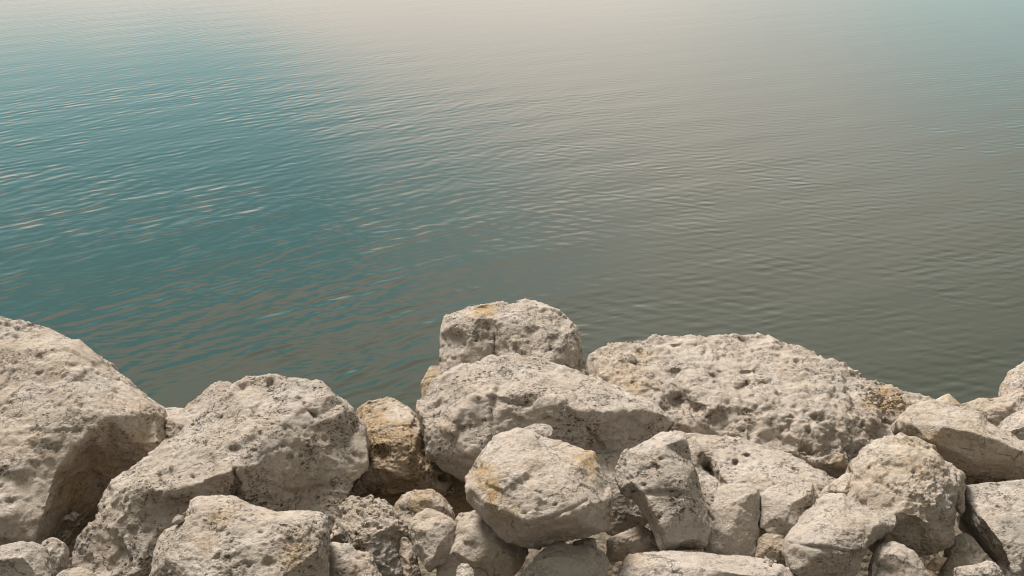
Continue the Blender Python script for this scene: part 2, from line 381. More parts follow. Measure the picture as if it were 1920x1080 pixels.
rock('boulder', 'broad long pitted boulder with honeycombed front, crumbly yellow grit nest on its right flank',
     [(1108,740),(1104,693),(1107,670),(1124,650),(1142,642),(1180,643),(1205,640),(1230,628),(1262,625),(1320,626),(1352,622),(1400,627),(1430,627),(1452,634),(1490,650),(1540,672),(1565,676),(1585,683),(1602,695),(1635,713),(1662,720),(1692,735),(1715,742),(1745,750),(1775,765),(1790,800),(1740,860),(1660,900),(1580,915),(1520,925),(1400,905),(1300,880),(1200,830)],
     [[(1180,668,26),(1240,690,44),(1300,705,52),(1370,715,58),(1450,728,60),(1540,740,52),(1590,755,46),(1632,790,42),(1640,830,34),(1622,868,30)],
      [(1655,790,2),(1665,830,-4),(1650,870,-6)],[(1610,722,16),(1650,745,4),(1700,775,6),(1740,800,14)],
      [(1180,668,26),(1160,720,40),(1215,770,54),(1262,792,52)],
      [(1240,690,44),(1255,735,58),(1330,760,78),(1400,770,84),(1500,780,84),(1590,790,66)],
      [(1330,760,78),(1310,800,62),(1350,818,60)],[(1500,780,84),(1490,845,76),(1550,880,60)],
      [(1400,830,72),(1430,850,66)],[(1350,660,22),(1450,670,22),(1530,690,22)]],
     D=3.62, slope=.9, rough=2.1, pits=1.1, chip=1.2, fine=1.3, tan=.15, grey=.2, speck=.75, ochre=.05,
     dents=[(1275,752,26,22,40),(1305,768,18,12,26),(1270,700,16,11,26),(1220,735,18,12,12),(1560,820,16,20,16),(1440,770,20,8,14),(1322,660,8,10,22),(1265,640,18,5,14),(1322,636,10,6,9),(1418,630,10,3,8),(1395,725,13,13,26),(1430,723,20,9,22),(1400,698,16,3.5,16),(1460,780,12,16,10),(1350,780,14,12,12),(1600,760,10,20,14),(1335,790,14,14,14),(1480,806,5,10,12),(1520,790,8,16,10),(1555,850,14,14,14),(1200,662,12,6,7),(1350,698,16,6,8),(1650,752,22,12,9),((1640,786),(1670,795),(1690,805),3,10),(1640,815,14,12,14)],
     stains=[(1155,700,50,30,.40),(1185,722,30,24,.45),(1205,668,26,10,.45),(1570,868,16,14,.7),(1660,738,22,12,1.2),(1645,755,24,14,.8),(1680,765,24,10,.6)])
rock('rock', 'tiny peaked yellowish rock on the waterline between the long pitted boulder and the right-hand rocks',
     [(1735,775),(1750,752),(1765,742),(1779,737),(1792,748),(1805,760),(1818,775),(1800,800),(1750,800)],
     [[(1775,757,12)]], D=4.15, slope=.6, rough=.5, pits=.2, chip=.8, ochre=.5, tan=.6, grey=0, speck=.3, stains=[(1780,758,26,16,.5)])
rock('rock', 'shadowed rock with a lit crest, behind the leaning egg-shaped rock at the right edge',
     [(1800,850),(1808,775),(1815,752),(1835,748),(1862,748),(1890,744),(1900,738),(1925,722),(1990,730),(2000,830),(1900,860)],
     [[(1822,768,14),(1862,768,20),(1900,762,26)],[(1850,790,18)]], D=3.95, slope=.5, rough=1, pits=.6, tan=.4, grey=.2, speck=.7)
rock('rock', 'tall rock cut by the right edge of the picture, standing highest there',
     [(1900,800),(1897,738),(1900,712),(1912,694),(1918,676),(1950,655),(2010,660),(2030,760),(1990,830)],
     [[(1920,715,14),(1950,700,22),(1960,760,26)]], D=4.05, slope=.4, rough=.8, pits=.3, tan=.3, grey=.1, speck=.5)
rock('rock', 'small pale rock wedged at the right edge above the leaning egg-shaped rock',
     [(1870,830),(1874,803),(1888,785),(1912,768),(1960,755),(2010,790),(1990,860),(1920,860)],
     [[(1900,800,18),(1940,790,26)]], D=3.72, slope=.6, rough=.9, pits=.4, tan=.1, grey=.2, speck=.7)
rock('rock', 'smooth leaning egg-shaped rock with white upper face and tan belly, near right edge',
     [(1684,806),(1680,790),(1694,774),(1714,756),(1745,750),(1790,761),(1838,770),(1858,793),(1900,818),(1950,838),(2010,870),(2000,905),(1930,898),(1868,897),(1812,886),(1762,852),(1712,828)],
     [[(1712,795,20),(1770,800,44),(1830,812,52),(1900,836,50),(1960,856,40)],[(1760,775,24),(1810,785,34)],[(1740,825,30),(1820,860,30),(1900,880,22)]],
     D=3.38, slope=.55, rough=.6, pits=.1, chip=.8, fine=.9, tan=.35, grey=.25, speck=.45, stains=[(1750,825,60,18,.45)])
rock('rock', 'flat brown gritty rock in shade under the leaning egg-shaped rock',
     [(1780,905),(1795,875),(1830,868),(1880,878),(1900,905),(1850,930),(1800,935)], [[(1830,890,10)]],
     D=3.52, slope=1.0, rough=1, pits=.4, tan=.9, grey=0, speck=.8)
rock('rock', 'low pale rock on the waterline in the notch right of the huge leftmost boulder',
     [(270,900),(280,775),(294,767),(330,763),(356,767),(372,800),(350,860),(310,905)],
     [[(300,785,12),(335,790,14)],[(320,840,10)]], D=3.95, slope=1.1, rough=.9, pits=.8, tan=.15, grey=.2, speck=.9)
rock('rock', 'narrow grey-tan ridge of rock behind the left shoulder of the wide pocked boulder',
     [(298,860),(302,794),(316,779),(342,767),(349,756),(373,743),(383,730),(401,716),(428,714),(445,727),(450,780),(400,850),(330,880)],
     [[(325,800,14),(370,775,18),(405,748,16)],[(360,810,22)]], D=3.75, slope=.5, rough=1, pits=.5, tan=.3, grey=.2, speck=.7)
rock('rock', 'rough tan rock with a white cap, wedged between wide pocked boulder and long centre boulder',
     [(655,930),(660,800),(668,765),(688,751),(718,748),(742,752),(766,765),(790,790),(812,850),(848,892),(850,925),(760,925),(700,925)],
     [[(680,790,20),(715,785,34),(750,790,40),(780,800,36)],[(700,830,50),(745,825,62),(775,850,52),(800,882,36)],[(690,885,40),(740,890,44),(790,900,30)]],
     D=3.52, slope=.75, rough=1.6, pits=1.1, chip=1.3, fine=1.3, tan=1.0, grey=0, speck=.9, ochre=.3,
     dents=[(722,771,5,4,10),(715,850,16,12,12),(745,800,8,8,8)], stains=[(710,820,50,30,.45)])
rock('rock', 'smooth ochre-brown rock face in deep shade below the white-capped tan rock',
     [(630,985),(650,915),(670,885),(760,870),(850,880),(900,900),(905,970),(850,1010),(720,1020)],
     [[(700,930,10),(760,940,14),(850,930,8)]], D=3.62, slope=.3, rough=.5, pits=.1, chip=.6, tan=1.2, grey=0, speck=.3, ochre=.5)
rock('boulder', 'long smooth-flanked boulder lying across the centre, just in front of the upright block',
     [(774,800),(775,768),(779,752),(792,738),(802,722),(815,704),(842,690),(882,680),(920,668),(962,666),(1002,668),(1040,680),(1082,695),(1130,714),(1180,734),(1232,755),(1258,775),(1264,796),(1254,812),(1236,840),(1185,880),(1100,915),(990,930),(900,915),(866,895),(835,881),(800,856),(784,828)],
     [[(792,745,14),(830,740,40),(868,750,54),(920,738,56),(985,738,62),(1022,736,66),(1050,755,70),(1082,768,72),(1140,772,66),(1200,768,52),(1250,778,20)],
      [(868,750,54),(850,800,52),(880,850,44)],[(868,705,20),(960,700,30),(1060,725,40)],
      [(985,738,62),(965,780,50),(975,840,30)],[(835,780,40),(800,800,26)],[(1100,820,40),(1200,810,28)],[(815,810,30),(850,850,30)]],
     D=3.40, slope=.65, rough=.9, pits=.4, chip=1.15, tan=.15, grey=.3, speck=1.0,
     dents=[((925,745),(922,775),(926,800),5,9),((815,775),(850,795),(865,805),7,9),((1080,752),(1100,765),5,10),((1100,800),(1130,840),4,8),((880,730),(930,750),(990,760),4,6),(1240,785,14,10,5),(895,800,14,20,5)],
     stains=[(845,800,20,8,.35)])
rock('rock', 'pale smooth rock behind the gap between the ochre-streaked boulder and the leaning slab',
     [(1095,960),(1105,870),(1120,852),(1165,850),(1190,890),(1225,960),(1215,990),(1168,1012),(1140,1000)],
     [[(1140,880,14),(1165,910,20),(1180,960,16)]], D=3.28, slope=.5, rough=.7, pits=.3, tan=.3, grey=.1, speck=.5)
rock('rock_slab', 'light flat-topped slab with a few deep pits, behind the leaning slab and the square block',
     [(1250,930),(1262,802),(1290,812),(1330,814),(1376,820),(1440,838),(1500,860),(1550,880),(1578,896),(1575,960),(1530,1000),(1430,1010),(1330,990)],
     [[(1330,900,34),(1365,905,42),(1420,915,52),(1470,905,54),(1540,930,46)],[(1320,850,18),(1400,865,30),(1480,885,38)],[(1312,868,6),(1350,905,8)],[(1420,960,48),(1500,960,44)]],
     D=3.25, slope=1.0, rough=.7, pits=.5, chip=.9, tan=.08, grey=.15, speck=.9,
     dents=[(1378,870,11,9,26),(1400,854,9,4,14),(1560,900,8,4,12),(1328,885,20,30,60),(1540,920,10,5,9),(1500,870,10,8,6)])
rock('rock_block', 'square-cut block with split edge set into the flat-topped slab',
     [(1424,990),(1426,925),(1448,912),(1490,906),(1524,902),(1536,930),(1531,962),(1502,992),(1476,1010),(1445,1000)],
     [[(1434,930,6),(1480,945,26),(1520,925,20)],[(1480,945,26),(1490,985,20)],[(1450,970,14)]], D=3.06, slope=.55, rough=.8, pits=.5, tan=.2, grey=.1, speck=1.0)
rock('rock', 'smooth tall wedge rock between the leaning slab and the square block',
     [(1325,1050),(1318,985),(1316,932),(1345,915),(1372,907),(1402,908),(1426,914),(1430,945),(1424,1000),(1420,1040),(1408,1052),(1350,1056)],
     [[(1330,960,6),(1362,948,22),(1400,930,20),(1424,918,4)],[(1362,948,22),(1372,1000,24),(1370,1035,14)]], D=3.02, slope=.55, rough=.5, pits=.1, chip=.9, tan=.2, grey=.15, speck=.4,
     dents=[((1327,960),(1336,975),2.5,10)])
rock('boulder', 'tall rugged boulder with knobbly tan face, right of the flat-topped slab',
     [(1575,985),(1588,930),(1600,900),(1604,870),(1620,853),(1624,832),(1648,820),(1690,811),(1720,820),(1746,834),(1766,860),(1792,882),(1808,893),(1815,915),(1812,950),(1803,962),(1792,952),(1788,990),(1788,1018),(1770,1032),(1740,1040),(1700,1045),(1640,1040)],
     [[(1615,870,14),(1650,855,34),(1700,848,40),(1745,860,36),(1780,895,22)],[(1610,920,30),(1650,900,50),(1720,900,62),(1765,925,54),(1785,960,28)],
      [(1690,960,66),(1740,980,58),(1770,1010,30)],[(1750,890,44),(1762,930,56)]],
     D=3.00, slope=.6, rough=1.6, pits=.7, chip=1.3, fine=1.2, tan=.35, grey=.05, speck=.55, ochre=.2,
     dents=[(1634,880,12,8,8),(1715,975,10,6,8),((1790,895),(1795,930),(1790,955),4,10),(1755,1035,20,8,14)], stains=[(1690,832,24,10,.4),(1700,870,60,30,.3)])
rock('rock', 'small smooth flank of rock leaning against the left foot of the tall rugged boulder',
     [(1535,960),(1548,918),(1572,898),(1598,876),(1612,880),(1612,950),(1580,980)], [[(1580,915,14),(1595,945,8)]],
     D=3.10, slope=.5, rough=.6, pits=.2, chip=.8, tan=.3, grey=0, speck=.4, stains=[(1592,925,8,10,.6)])
rock('rock', 'grey speckled slab-sided rock cut by the right edge below the leaning egg-shaped rock',
     [(1830,990),(1818,945),(1812,912),(1850,906),(1900,901),(1960,895),(2040,930),(2050,1130),(1930,1130),(1892,1090),(1884,1050),(1852,1012)],
     [[(1830,925,10),(1840,970,30),(1870,1010,44),(1885,1040,40),(1905,1085,36)],[(1880,930,24),(1940,935,30)],[(1930,1020,52)]],
     D=2.93, slope=.7, rough=.8, pits=.35, chip=.9, tan=.08, grey=.7, speck=1.1)
rock('rock', 'dull shaded rock in the gap between rugged boulder and slab-sided rock at right edge',
     [(1765,1100),(1782,1040),(1788,1010),(1808,999),(1826,1010),(1845,1035),(1866,1056),(1868,1090),(1820,1120)],
     [[(1812,1020,14),(1835,1055,16)]], D=2.98, slope=.5, rough=.6, pits=.2, chip=.7, tan=.45, grey=.2, speck=.5)
rock('rock', 'small pale stone at the bottom edge in the right corner, below the dull shaded rock',
     [(1800,1130),(1794,1064),(1818,1061),(1842,1056),(1868,1052),(1884,1078),(1892,1130)], [[(1812,1078,8),(1850,1070,14)]],
     D=2.74, slope=.6, rough=.6, pits=.3, tan=.05, grey=.4, speck=.8, voxel=.003)
rock('stone_chip', 'thin orange-tan wedge of stone lying in the dark gap near the bottom right',
     [(1738,1066),(1748,1053),(1758,1045),(1778,1046),(1768,1058),(1756,1074)], [[(1757,1055,5)]],
     D=2.92, slope=.5, rough=.2, pits=0, chip=.3, fine=.4, ochre=.6, tan=.8, grey=0, speck=.3, voxel=.0026, stains=[(1758,1056,20,14,.5)])
rock('rock', 'anvil-shaped rock with smooth white top and dark rough underside, lower right',
     [(1474,1040),(1477,1012),(1490,995),(1502,983),(1515,958),(1530,950),(1544,932),(1562,924),(1582,926),(1608,946),(1636,955),(1668,960),(1683,972),(1686,990),(1676,1003),(1650,1010),(1630,1030),(1620,1045),(1612,1075),(1580,1095),(1510,1092),(1484,1070)],
     [[(1480,1014,8),(1510,1015,34),(1550,1022,44),(1590,1026,44),(1618,1030,30)],[(1530,965,18),(1580,975,32),(1640,985,28),(1670,985,14)],[(1520,1055,24),(1580,1060,26)],[(1560,940,14)]],
     D=2.80, slope=.75, rough=.8, pits=.25, chip=.8, tan=.05, grey=.3, speck=.6, stains=[(1540,1055,50,20,.2)],
     dents=[((1485,1020),(1530,1026),(1610,1036),5,7)])
rock('rock', 'rounded wedge with rosy ochre blotches below the anvil-shaped rock',
     [(1630,1130),(1632,1062),(1640,1032),(1655,1014),(1678,1012),(1698,1020),(1714,1030),(1736,1060),(1758,1095),(1760,1130)],
     [[(1660,1040,16),(1692,1045,22),(1720,1080,18)]], D=2.78, slope=.55, rough=.6, pits=.2, chip=1, tan=.3, grey=.15, speck=.5, ochre=.6)
rock('rock', 'narrow brown stone in shade at the left foot of the anvil-shaped rock',
     [(1415,1065),(1418,1012),(1438,1000),(1462,1000),(1482,1012),(1500,1060),(1480,1075)], [[(1445,1025,10)]],
     D=3.0, slope=.5, rough=.8, pits=.2, tan=.6, grey=.1, speck=.5, voxel=.003)
rock('stone_chip', 'small tan chip in front of the narrow brown stone, beside the tall wedge rock',
     [(1416,1046),(1420,1022),(1434,1014),(1448,1022),(1450,1042),(1436,1054)], [[(1434,1034,7)]],
     D=2.90, slope=.4, rough=.3, pits=.1, chip=.5, fine=.6, tan=.7, grey=0, speck=.5, voxel=.0026)
rock('rock_slab', 'leaning wedge-shaped slab with dark-flecked face, just right of the ochre-streaked boulder',
     [(1155,893),(1158,868),(1166,846),(1172,838),(1182,836),(1200,825),(1230,809),(1258,800),(1280,808),(1293,826),(1304,860),(1312,905),(1328,955),(1336,990),(1326,1020),(1318,1029),(1298,1035),(1262,1036),(1236,1028),(1226,1000),(1206,966),(1190,940),(1165,925)],
     [[(1172,848,12),(1200,850,26),(1245,835,30),(1282,822,20)],[(1180,890,24),(1215,935,36),(1235,985,36),(1250,1012,30),(1310,1016,24)],[(1285,900,38),(1300,960,36)],[(1240,900,42)]],
     D=2.96, slope=.5, rough=.7, pits=.45, chip=.9, tan=.12, grey=.3, speck=1.15,
     dents=[(1208,910,5,4,8),(1255,920,8,3,8),(1236,971,4,6,8),(1240,862,6,4,7),((1215,925),(1270,925),(1310,930),5,5)])
rock('rock', 'dark brown wedge of rock in the shaded hollow below the leaning slab',
     [(1135,1055),(1140,1012),(1165,1000),(1200,984),(1216,990),(1230,1010),(1240,1040),(1200,1060)], [[(1165,1012,8),(1200,1005,12)]],
     D=3.02, slope=.4, rough=.7, pits=.2, tan=.6, grey=.2, speck=.6, voxel=.0032)
rock('rock_slab', 'long low flat slab along the bottom edge, under the leaning slab and the tall wedge',
     [(1150,1140),(1160,1080),(1166,1055),(1178,1042),(1215,1036),(1262,1034),(1340,1039),(1420,1048),(1470,1060),(1512,1078),(1540,1140)],
     [[(1180,1065,14),(1240,1058,26),(1350,1070,34),(1450,1085,30)]], D=2.76, slope=1.0, rough=.5, pits=.15, chip=.8, tan=.05, grey=.3, speck=.5, stains=[(1190,1050,18,10,.35)])
rock('rock', 'pale faceted rock at the bottom edge between the ochre-streaked boulder and the long low slab',
     [(970,1130),(976,1080),(1000,1050),(1020,1030),(1048,1013),(1076,1025),(1098,1023),(1130,1030),(1150,1050),(1156,1060),(1130,1090),(1090,1130)],
     [[(1010,1055,18),(1050,1045,26),(1100,1055,30),(1120,1075,22)],[(1050,1045,26),(1060,1080,26)]], D=2.76, slope=.8, rough=.6, pits=.2, chip=1, tan=.08, grey=.45, speck=.7, dents=[(1042,1032,5,4,5)])
rock('stone_chip', 'little shaded stone just under the right foot of the ochre-streaked boulder',
     [(1068,1030),(1074,1014),(1098,1008),(1118,1008),(1120,1028),(1095,1038)], [[(1097,1020,6)]],
     D=2.93, slope=.5, rough=.3, pits=.1, chip=.5, tan=.5, grey=.1, speck=.5, voxel=.0026)
rock('boulder', 'chunky boulder with rusty ochre streaks down its left side, front centre',
     [(866,938),(866,906),(871,890),(880,880),(900,850),(930,820),(946,808),(970,803),(1000,808),(1024,826),(1060,835),(1086,843),(1114,850),(1122,870),(1140,906),(1156,932),(1160,965),(1154,986),(1138,1000),(1092,1012),(1062,1016),(1040,1014),(1012,1032),(998,1036),(978,1030),(950,1012),(912,986),(886,958)],
     [[(905,860,22),(940,850,34),(985,860,44),(1030,865,46),(1085,870,36),(1118,880,14)],
      [(985,860,44),(960,910,66),(975,960,72),(990,1005,44)],[(1030,865,46),(1040,910,70),(1075,950,68),(1120,950,40)],
      [(1000,975,74),(1060,965,70),(1105,945,56),(1135,940,30)],[(1040,995,48),(1110,985,38)],[(885,915,26),(920,950,48)]],
     D=2.86, slope=.55, rough=.8, pits=.15, chip=1.15, tan=.15, grey=.1, speck=.4, ochre=.15,
     dents=[(895,880,8,6,7),(985,962,6,2.5,9),(1042,946,4,3,7),((985,985),(1050,965),(1100,940),4,6)],
     stains=[(905,890,24,26,.8),(925,925,13,40,1.0),(915,905,14,20,.9),(1098,862,22,16,1.1),(1108,880,10,24,.6),(1150,975,8,14,.7),(960,960,16,14,.4)])
rock('stone_chip', 'flat loose flake of limestone lying on top of the ochre-streaked boulder',
     [(972,803),(984,798),(1002,794),(1034,797),(1040,806),(1036,816),(1022,824),(1004,818),(986,810)], [[(1010,806,6)]],
     D=3.03, slope=.9, rough=.3, pits=.1, chip=.4, fine=.6, tan=.1, grey=.2, speck=.7, thick=.5, voxel=.0026)
rock('rock', 'brown crusted rock in shadow behind the pair of pointed pale stones, low centre',
     [(738,1010),(742,948),(755,932),(776,918),(810,920),(830,930),(842,942),(852,960),(858,990),(840,1020),(780,1030)],
     [[(765,938,12),(800,936,20),(835,950,16)],[(790,970,16)]], D=3.12, slope=.5, rough=1.2, pits=.5, chip=1, tan=1.0, grey=.1, speck=1.0)
rock('rock', 'dark grey craggy rock with ragged layers, between the front block and the pointed stones',
     [(612,1030),(618,1000),(626,980),(640,948),(662,931),(690,930),(726,950),(756,972),(765,985),(766,1000),(756,1022),(762,1060),(765,1130),(700,1130),(650,1080)],
     [[(650,965,16),(690,960,26),(735,985,24)],[(635,1005,18),(670,1010,36),(700,1000,36)],[(690,1045,36),(730,1060,28)]],
     D=3.0, slope=.6, rough=1.9, pits=.9, chip=1.6, fine=1.7, tan=.3, grey=.7, speck=1.4, dents=[((625,1015),(655,1030),(680,1030),5,12),(707,1038,6,4,10)])
rock('rock', 'crumbly tan rock at the bottom edge tucked against the right side of the front block',
     [(600,1140),(608,1040),(618,1014),(652,1017),(662,1032),(690,1040),(702,1062),(718,1090),(720,1140)], [[(640,1040,16),(675,1060,20),(690,1095,22)]],
     D=2.84, slope=.6, rough=1.4, pits=.6, chip=1.2, fine=1.3, tan=.4, grey=.1, speck=.8)
rock('rock', 'narrow shaded tan stone squeezed between the dark craggy rock and the pointed stones',
     [(738,1120),(744,1050),(752,1008),(768,1006),(780,1030),(790,1070),(802,1120)], [[(765,1045,10),(772,1085,10)]],
     D=3.0, slope=.5, rough=1.2, pits=.4, tan=.7, grey=0, speck=.6, voxel=.0034)
rock('rock', 'pointed pale stone, left one of the pair below the shaded hollow',
     [(776,1035),(767,1000),(768,984),(780,964),(800,951),(820,955),(842,968),(858,985),(860,1030),(835,1060),(806,1078),(792,1062)],
     [[(785,985,16),(812,990,26),(845,985,12)],[(812,990,26),(815,1030,26),(806,1060,14)]], D=2.95, slope=.5, rough=.7, pits=.15, chip=1.1, tan=.3, grey=.05, speck=.4)
rock('rock', 'smooth sandy stone, right one of the pair, tucked under the ochre-streaked boulder',
     [(812,1100),(820,1050),(838,1010),(852,985),(858,968),(868,956),(890,955),(930,975),(975,1010),(992,1034),(980,1062),(962,1080),(905,1090),(880,1082),(845,1105)],
     [[(862,985,12),(885,1000,24),(930,1020,28),(960,1045,20)],[(850,1035,20),(890,1055,22)]], D=2.93, slope=.55, rough=.6, pits=.1, chip=.9, tan=.4, grey=.05, speck=.35)
rock('stone_chip', 'small bright peaked stone at the bottom edge below the sandy stone',
     [(852,1115),(856,1070),(860,1058),(876,1058),(888,1070),(893,1090),(890,1115)], [[(872,1080,8)]],
     D=2.76, slope=.5, rough=.3, pits=.1, chip=.6, tan=.05, grey=.3, speck=.6, voxel=.0026)
rock('boulder', 'rounded square front block with ochre-dusted pitted face, bottom left of centre',
     [(270,1150),(280,1085),(285,1042),(296,1006),(310,992),(325,985),(345,968),(355,950),(358,938),(385,932),(412,930),(440,933),(458,942),(480,951),(520,959),(560,958),(600,961),(614,968),(618,1000),(618,1080),(612,1150)],
     [[(330,990,20),(370,965,34),(410,958,38),(450,968,42),(500,975,42),(560,980,36),(604,978,14)],[(320,1040,34),(400,1030,56),(500,1030,58),(590,1035,36)],[(400,1090,60),(520,1090,60)]],
     D=2.72, slope=.55, rough=.9, pits=.5, chip=.9, tan=.2, grey=.15, speck=1.1, ochre=.5,
     dents=[(555,1005,4,3,6),(490,1000,8,4,5)], stains=[(410,970,26,16,.5),(550,1050,24,50,.45),(380,1020,30,20,.3)])
rock('rock', 'rounded light grey rock in the bottom left corner',
     [(-60,1140),(-50,1040),(-10,1026),(18,1020),(34,1017),(52,1018),(70,1027),(80,1048),(87,1080),(86,1140)], [[(0,1050,20),(40,1045,28),(65,1070,16)]],
     D=2.74, slope=.6, rough=.6, pits=.3, chip=.7, tan=.05, grey=.5, speck=1.0)
rock('rock', 'dim rounded rock down in the black gap above the bottom left corner',
     [(66,1110),(72,1030),(80,1012),(98,1006),(112,1015),(118,1040),(116,1110)], [[(95,1035,12),(98,1070,12)]],
     D=3.05, slope=.4, rough=.6, pits=.2, tan=.4, grey=.4, speck=.6)
rock('rock', 'low dark stone at the bottom edge left of the wide pocked boulder',
     [(92,1130),(104,1076),(124,1064),(150,1062),(176,1080),(180,1130)], [[(135,1080,10)]],
     D=2.95, slope=.8, rough=.5, pits=.2, tan=.4, grey=.4, speck=.6)
rock('rock', 'dark flat rock deep in the gap behind the crumpled white scrap',
     [(70,1060),(90,985),(130,955),(180,930),(210,930),(215,990),(150,1040)], [[(140,985,8)]],
     D=3.75, slope=1.0, rough=.6, pits=.2, tan=.5, grey=.6, speck=.6)
rock('stone_chip', 'pale little chip lodged in the cleft above the front block',
     [(321,982),(325,970),(334,965),(345,966),(344,978),(334,985)], [[(333,975,4)]],
     D=2.80, slope=.5, rough=.1, pits=0, chip=.2, fine=.3, tan=.05, grey=.3, speck=.4, voxel=.0022)
rock('stone_chip', 'tiny round pebble in the crevice between the wide pocked boulder and the dark craggy rock',
     [(630,956),(633,950),(640,949),(645,953),(643,959),(635,961)], [[(638,955,3)]],
     D=2.93, slope=.5, rough=.05, pits=0, chip=.1, fine=.2, tan=.1, grey=.6, speck=.5, voxel=.0016)


# ------------------------------------------------------------------ grit nest on the slab, crumpled scrap in the gap
def lump(bm, c, r, rng, sub=1):
    q = bmesh.ops.create_icosphere(bm, subdivisions=sub, radius=1)
    sc = np.array([rng.uniform(.7, 1.3) for _ in range(3)]) * r
    for v in q['verts']:
        v.co = Vector(np.array(v.co) * sc * rng.uniform(.8, 1.15) + c)
def surface_point(o, px, py):
    a = unproj(px, py, 1.0) - CAM; a /= np.linalg.norm(a)
    hit, loc, nor, _ = o.ray_cast(Vector(CAM) - o.location, Vector(a))
    return (np.array(loc) + np.array(o.location)) if hit else None
slab = [o for o in ROCKS if 'grit nest' in o['label']][0]
rng = np.random.RandomState(5); bm = bmesh.new()
for k in range(150):
    x = 1656 + rng.normal(0, 17); y = 752 + rng.normal(0, 10) + (x - 1656) * .12
    q = surface_point(slab, x, y)
    if q is not None: lump(bm, q - np.array(slab.location), rng.uniform(.003, .0075), rng)
for x, y, r in ((1683, 752, .019), (1672, 742, .012), (1690, 762, .010), (1640, 757, .009), (1655, 768, .010)):
    q = surface_point(slab, x, y)
    if q is not None: lump(bm, q - np.array(slab.location), r, rng, 2)
me = bpy.data.meshes.new('grit'); bm.to_mesh(me); bm.free(); me.materials.append(ROCK)
go = bpy.data.objects.new('grit', me); C.objects.link(go); go.parent = slab; go['kind'] = 'stuff'
for k, v in (('ochre', 1.5), ('tan', .9), ('grey', 0.), ('speck', .6)): go[k] = v

# grit washed down into the crevices
rng = np.random.RandomState(9); bm = bmesh.new()
for x0, y0, sx_, sy_, n_ in ((650, 950, 14, 14, 26), (700, 925, 26, 10, 26), (1440, 1052, 12, 6, 10), (1125, 1012, 14, 8, 12), (1775, 1060, 12, 10, 12), (100, 1003, 8, 8, 8),
                         (165, 985, 24, 16, 24), (855, 945, 8, 16, 14), (1046, 1010, 10, 4, 6), (1850, 893, 26, 5, 22), (745, 1000, 6, 12, 12), (335, 955, 16, 8, 10), (1330, 925, 6, 10, 8)):
    for k in range(n_):
        x = rng.normal(x0, sx_); y = rng.normal(y0, sy_); best = None
        for r in ROCKS:
            q = surface_point(r, x, y)
            if q is not None and (best is None or np.linalg.norm(q - CAM) < np.linalg.norm(best - CAM)): best = q
        if best is not None: lump(bm, best, rng.uniform(.0025, .0075), rng)
me = bpy.data.meshes.new('rubble'); bm.to_mesh(me); bm.free(); me.materials.append(ROCK)
ro = bpy.data.objects.new('rubble', me); C.objects.link(ro); ro['kind'] = 'stuff'
ro['label'] = 'fine stone grit caught in the crevices between the rocks'
for k, v in (('ochre', .3), ('tan', .6), ('grey', .2), ('speck', .5)): ro[k] = v

# the bank goes on past both sides of the view: coarser stones, one mass
def bank():
    rg = np.random.RandomState(4); V, Fc, base = [], [], 0; protos = []
    for r in (ROCKS[0], ROCKS[1], ROCKS[4], ROCKS[13], ROCKS[20]):
        o = bpy.data.objects.new('tmp', r.data); C.objects.link(o)
        m = o.modifiers.new('r', 'REMESH'); m.mode = 'VOXEL'; m.voxel_size = max(r.dimensions) / 22
        dg = bpy.context.evaluated_depsgraph_get(); me = bpy.data.meshes.new_from_object(o.evaluated_get(dg), depsgraph=dg)
        a = np.array([v.co[:] for v in me.vertices]); a -= a.mean(0); a /= np.abs(a).max()
        f = [tuple(p.vertices) for p in me.polygons]; protos.append((a, f))
        bpy.data.objects.remove(o); bpy.data.meshes.remove(me)
    for side in (-1, 1):
        for iy, y in enumerate(np.arange(2.6, 5.9, .42)):
            for ix in range(3):
                for layer in (0, 1):
                    a, f = protos[rg.randint(len(protos))]
                    e = rg.uniform(0, 6.28, 3); c1, s1 = math.cos(e[0]), math.sin(e[0]); c2, s2 = math.cos(e[1]), math.sin(e[1])
                    M = np.array(((c1, -s1, 0), (s1, c1, 0), (0, 0, 1))) @ np.array(((1, 0, 0), (0, c2, -s2), (0, s2, c2)))
                    zt = 1.8 - .17 * y - (.10 if layer == 0 else .48) - max(0, y - 4.4) * .62
                    q = (a * rg.uniform(.27, .40)) @ M.T
                    pos = np.array((0., y + rg.uniform(-.12, .12), zt - .22 + rg.uniform(-.07, .07)))
                    x = .5 + .62 * y * .5 + ix * .5 + rg.uniform(-.1, .1)
                    for _ in range(60):                # kept clear of the traced rocks
                        w_ = q + pos + np.array((side * x, 0, 0)); px, py, dp = proj_n(w_)
                        out = (px < -12) if side < 0 else (px > 1932)
                        if out.all(): break
                        x += .03
                    V.append(w_); Fc += [tuple(i + base for i in ff) for ff in f]; base += len(w_)
    me = bpy.data.meshes.new('rock_bank'); me.from_pydata(np.concatenate(V).tolist(), [], Fc)
    me.polygons.foreach_set('use_smooth', [True] * len(me.polygons)); me.materials.append(ROCK)
    o = bpy.data.objects.new('rock_bank', me); C.objects.link(o); o['kind'] = 'stuff'
    o['label'] = 'rest of the limestone bank beyond the sides of the view'
    for k, v in (('ochre', .15), ('tan', .25), ('grey', .3), ('speck', .8)): o[k] = v
bank()

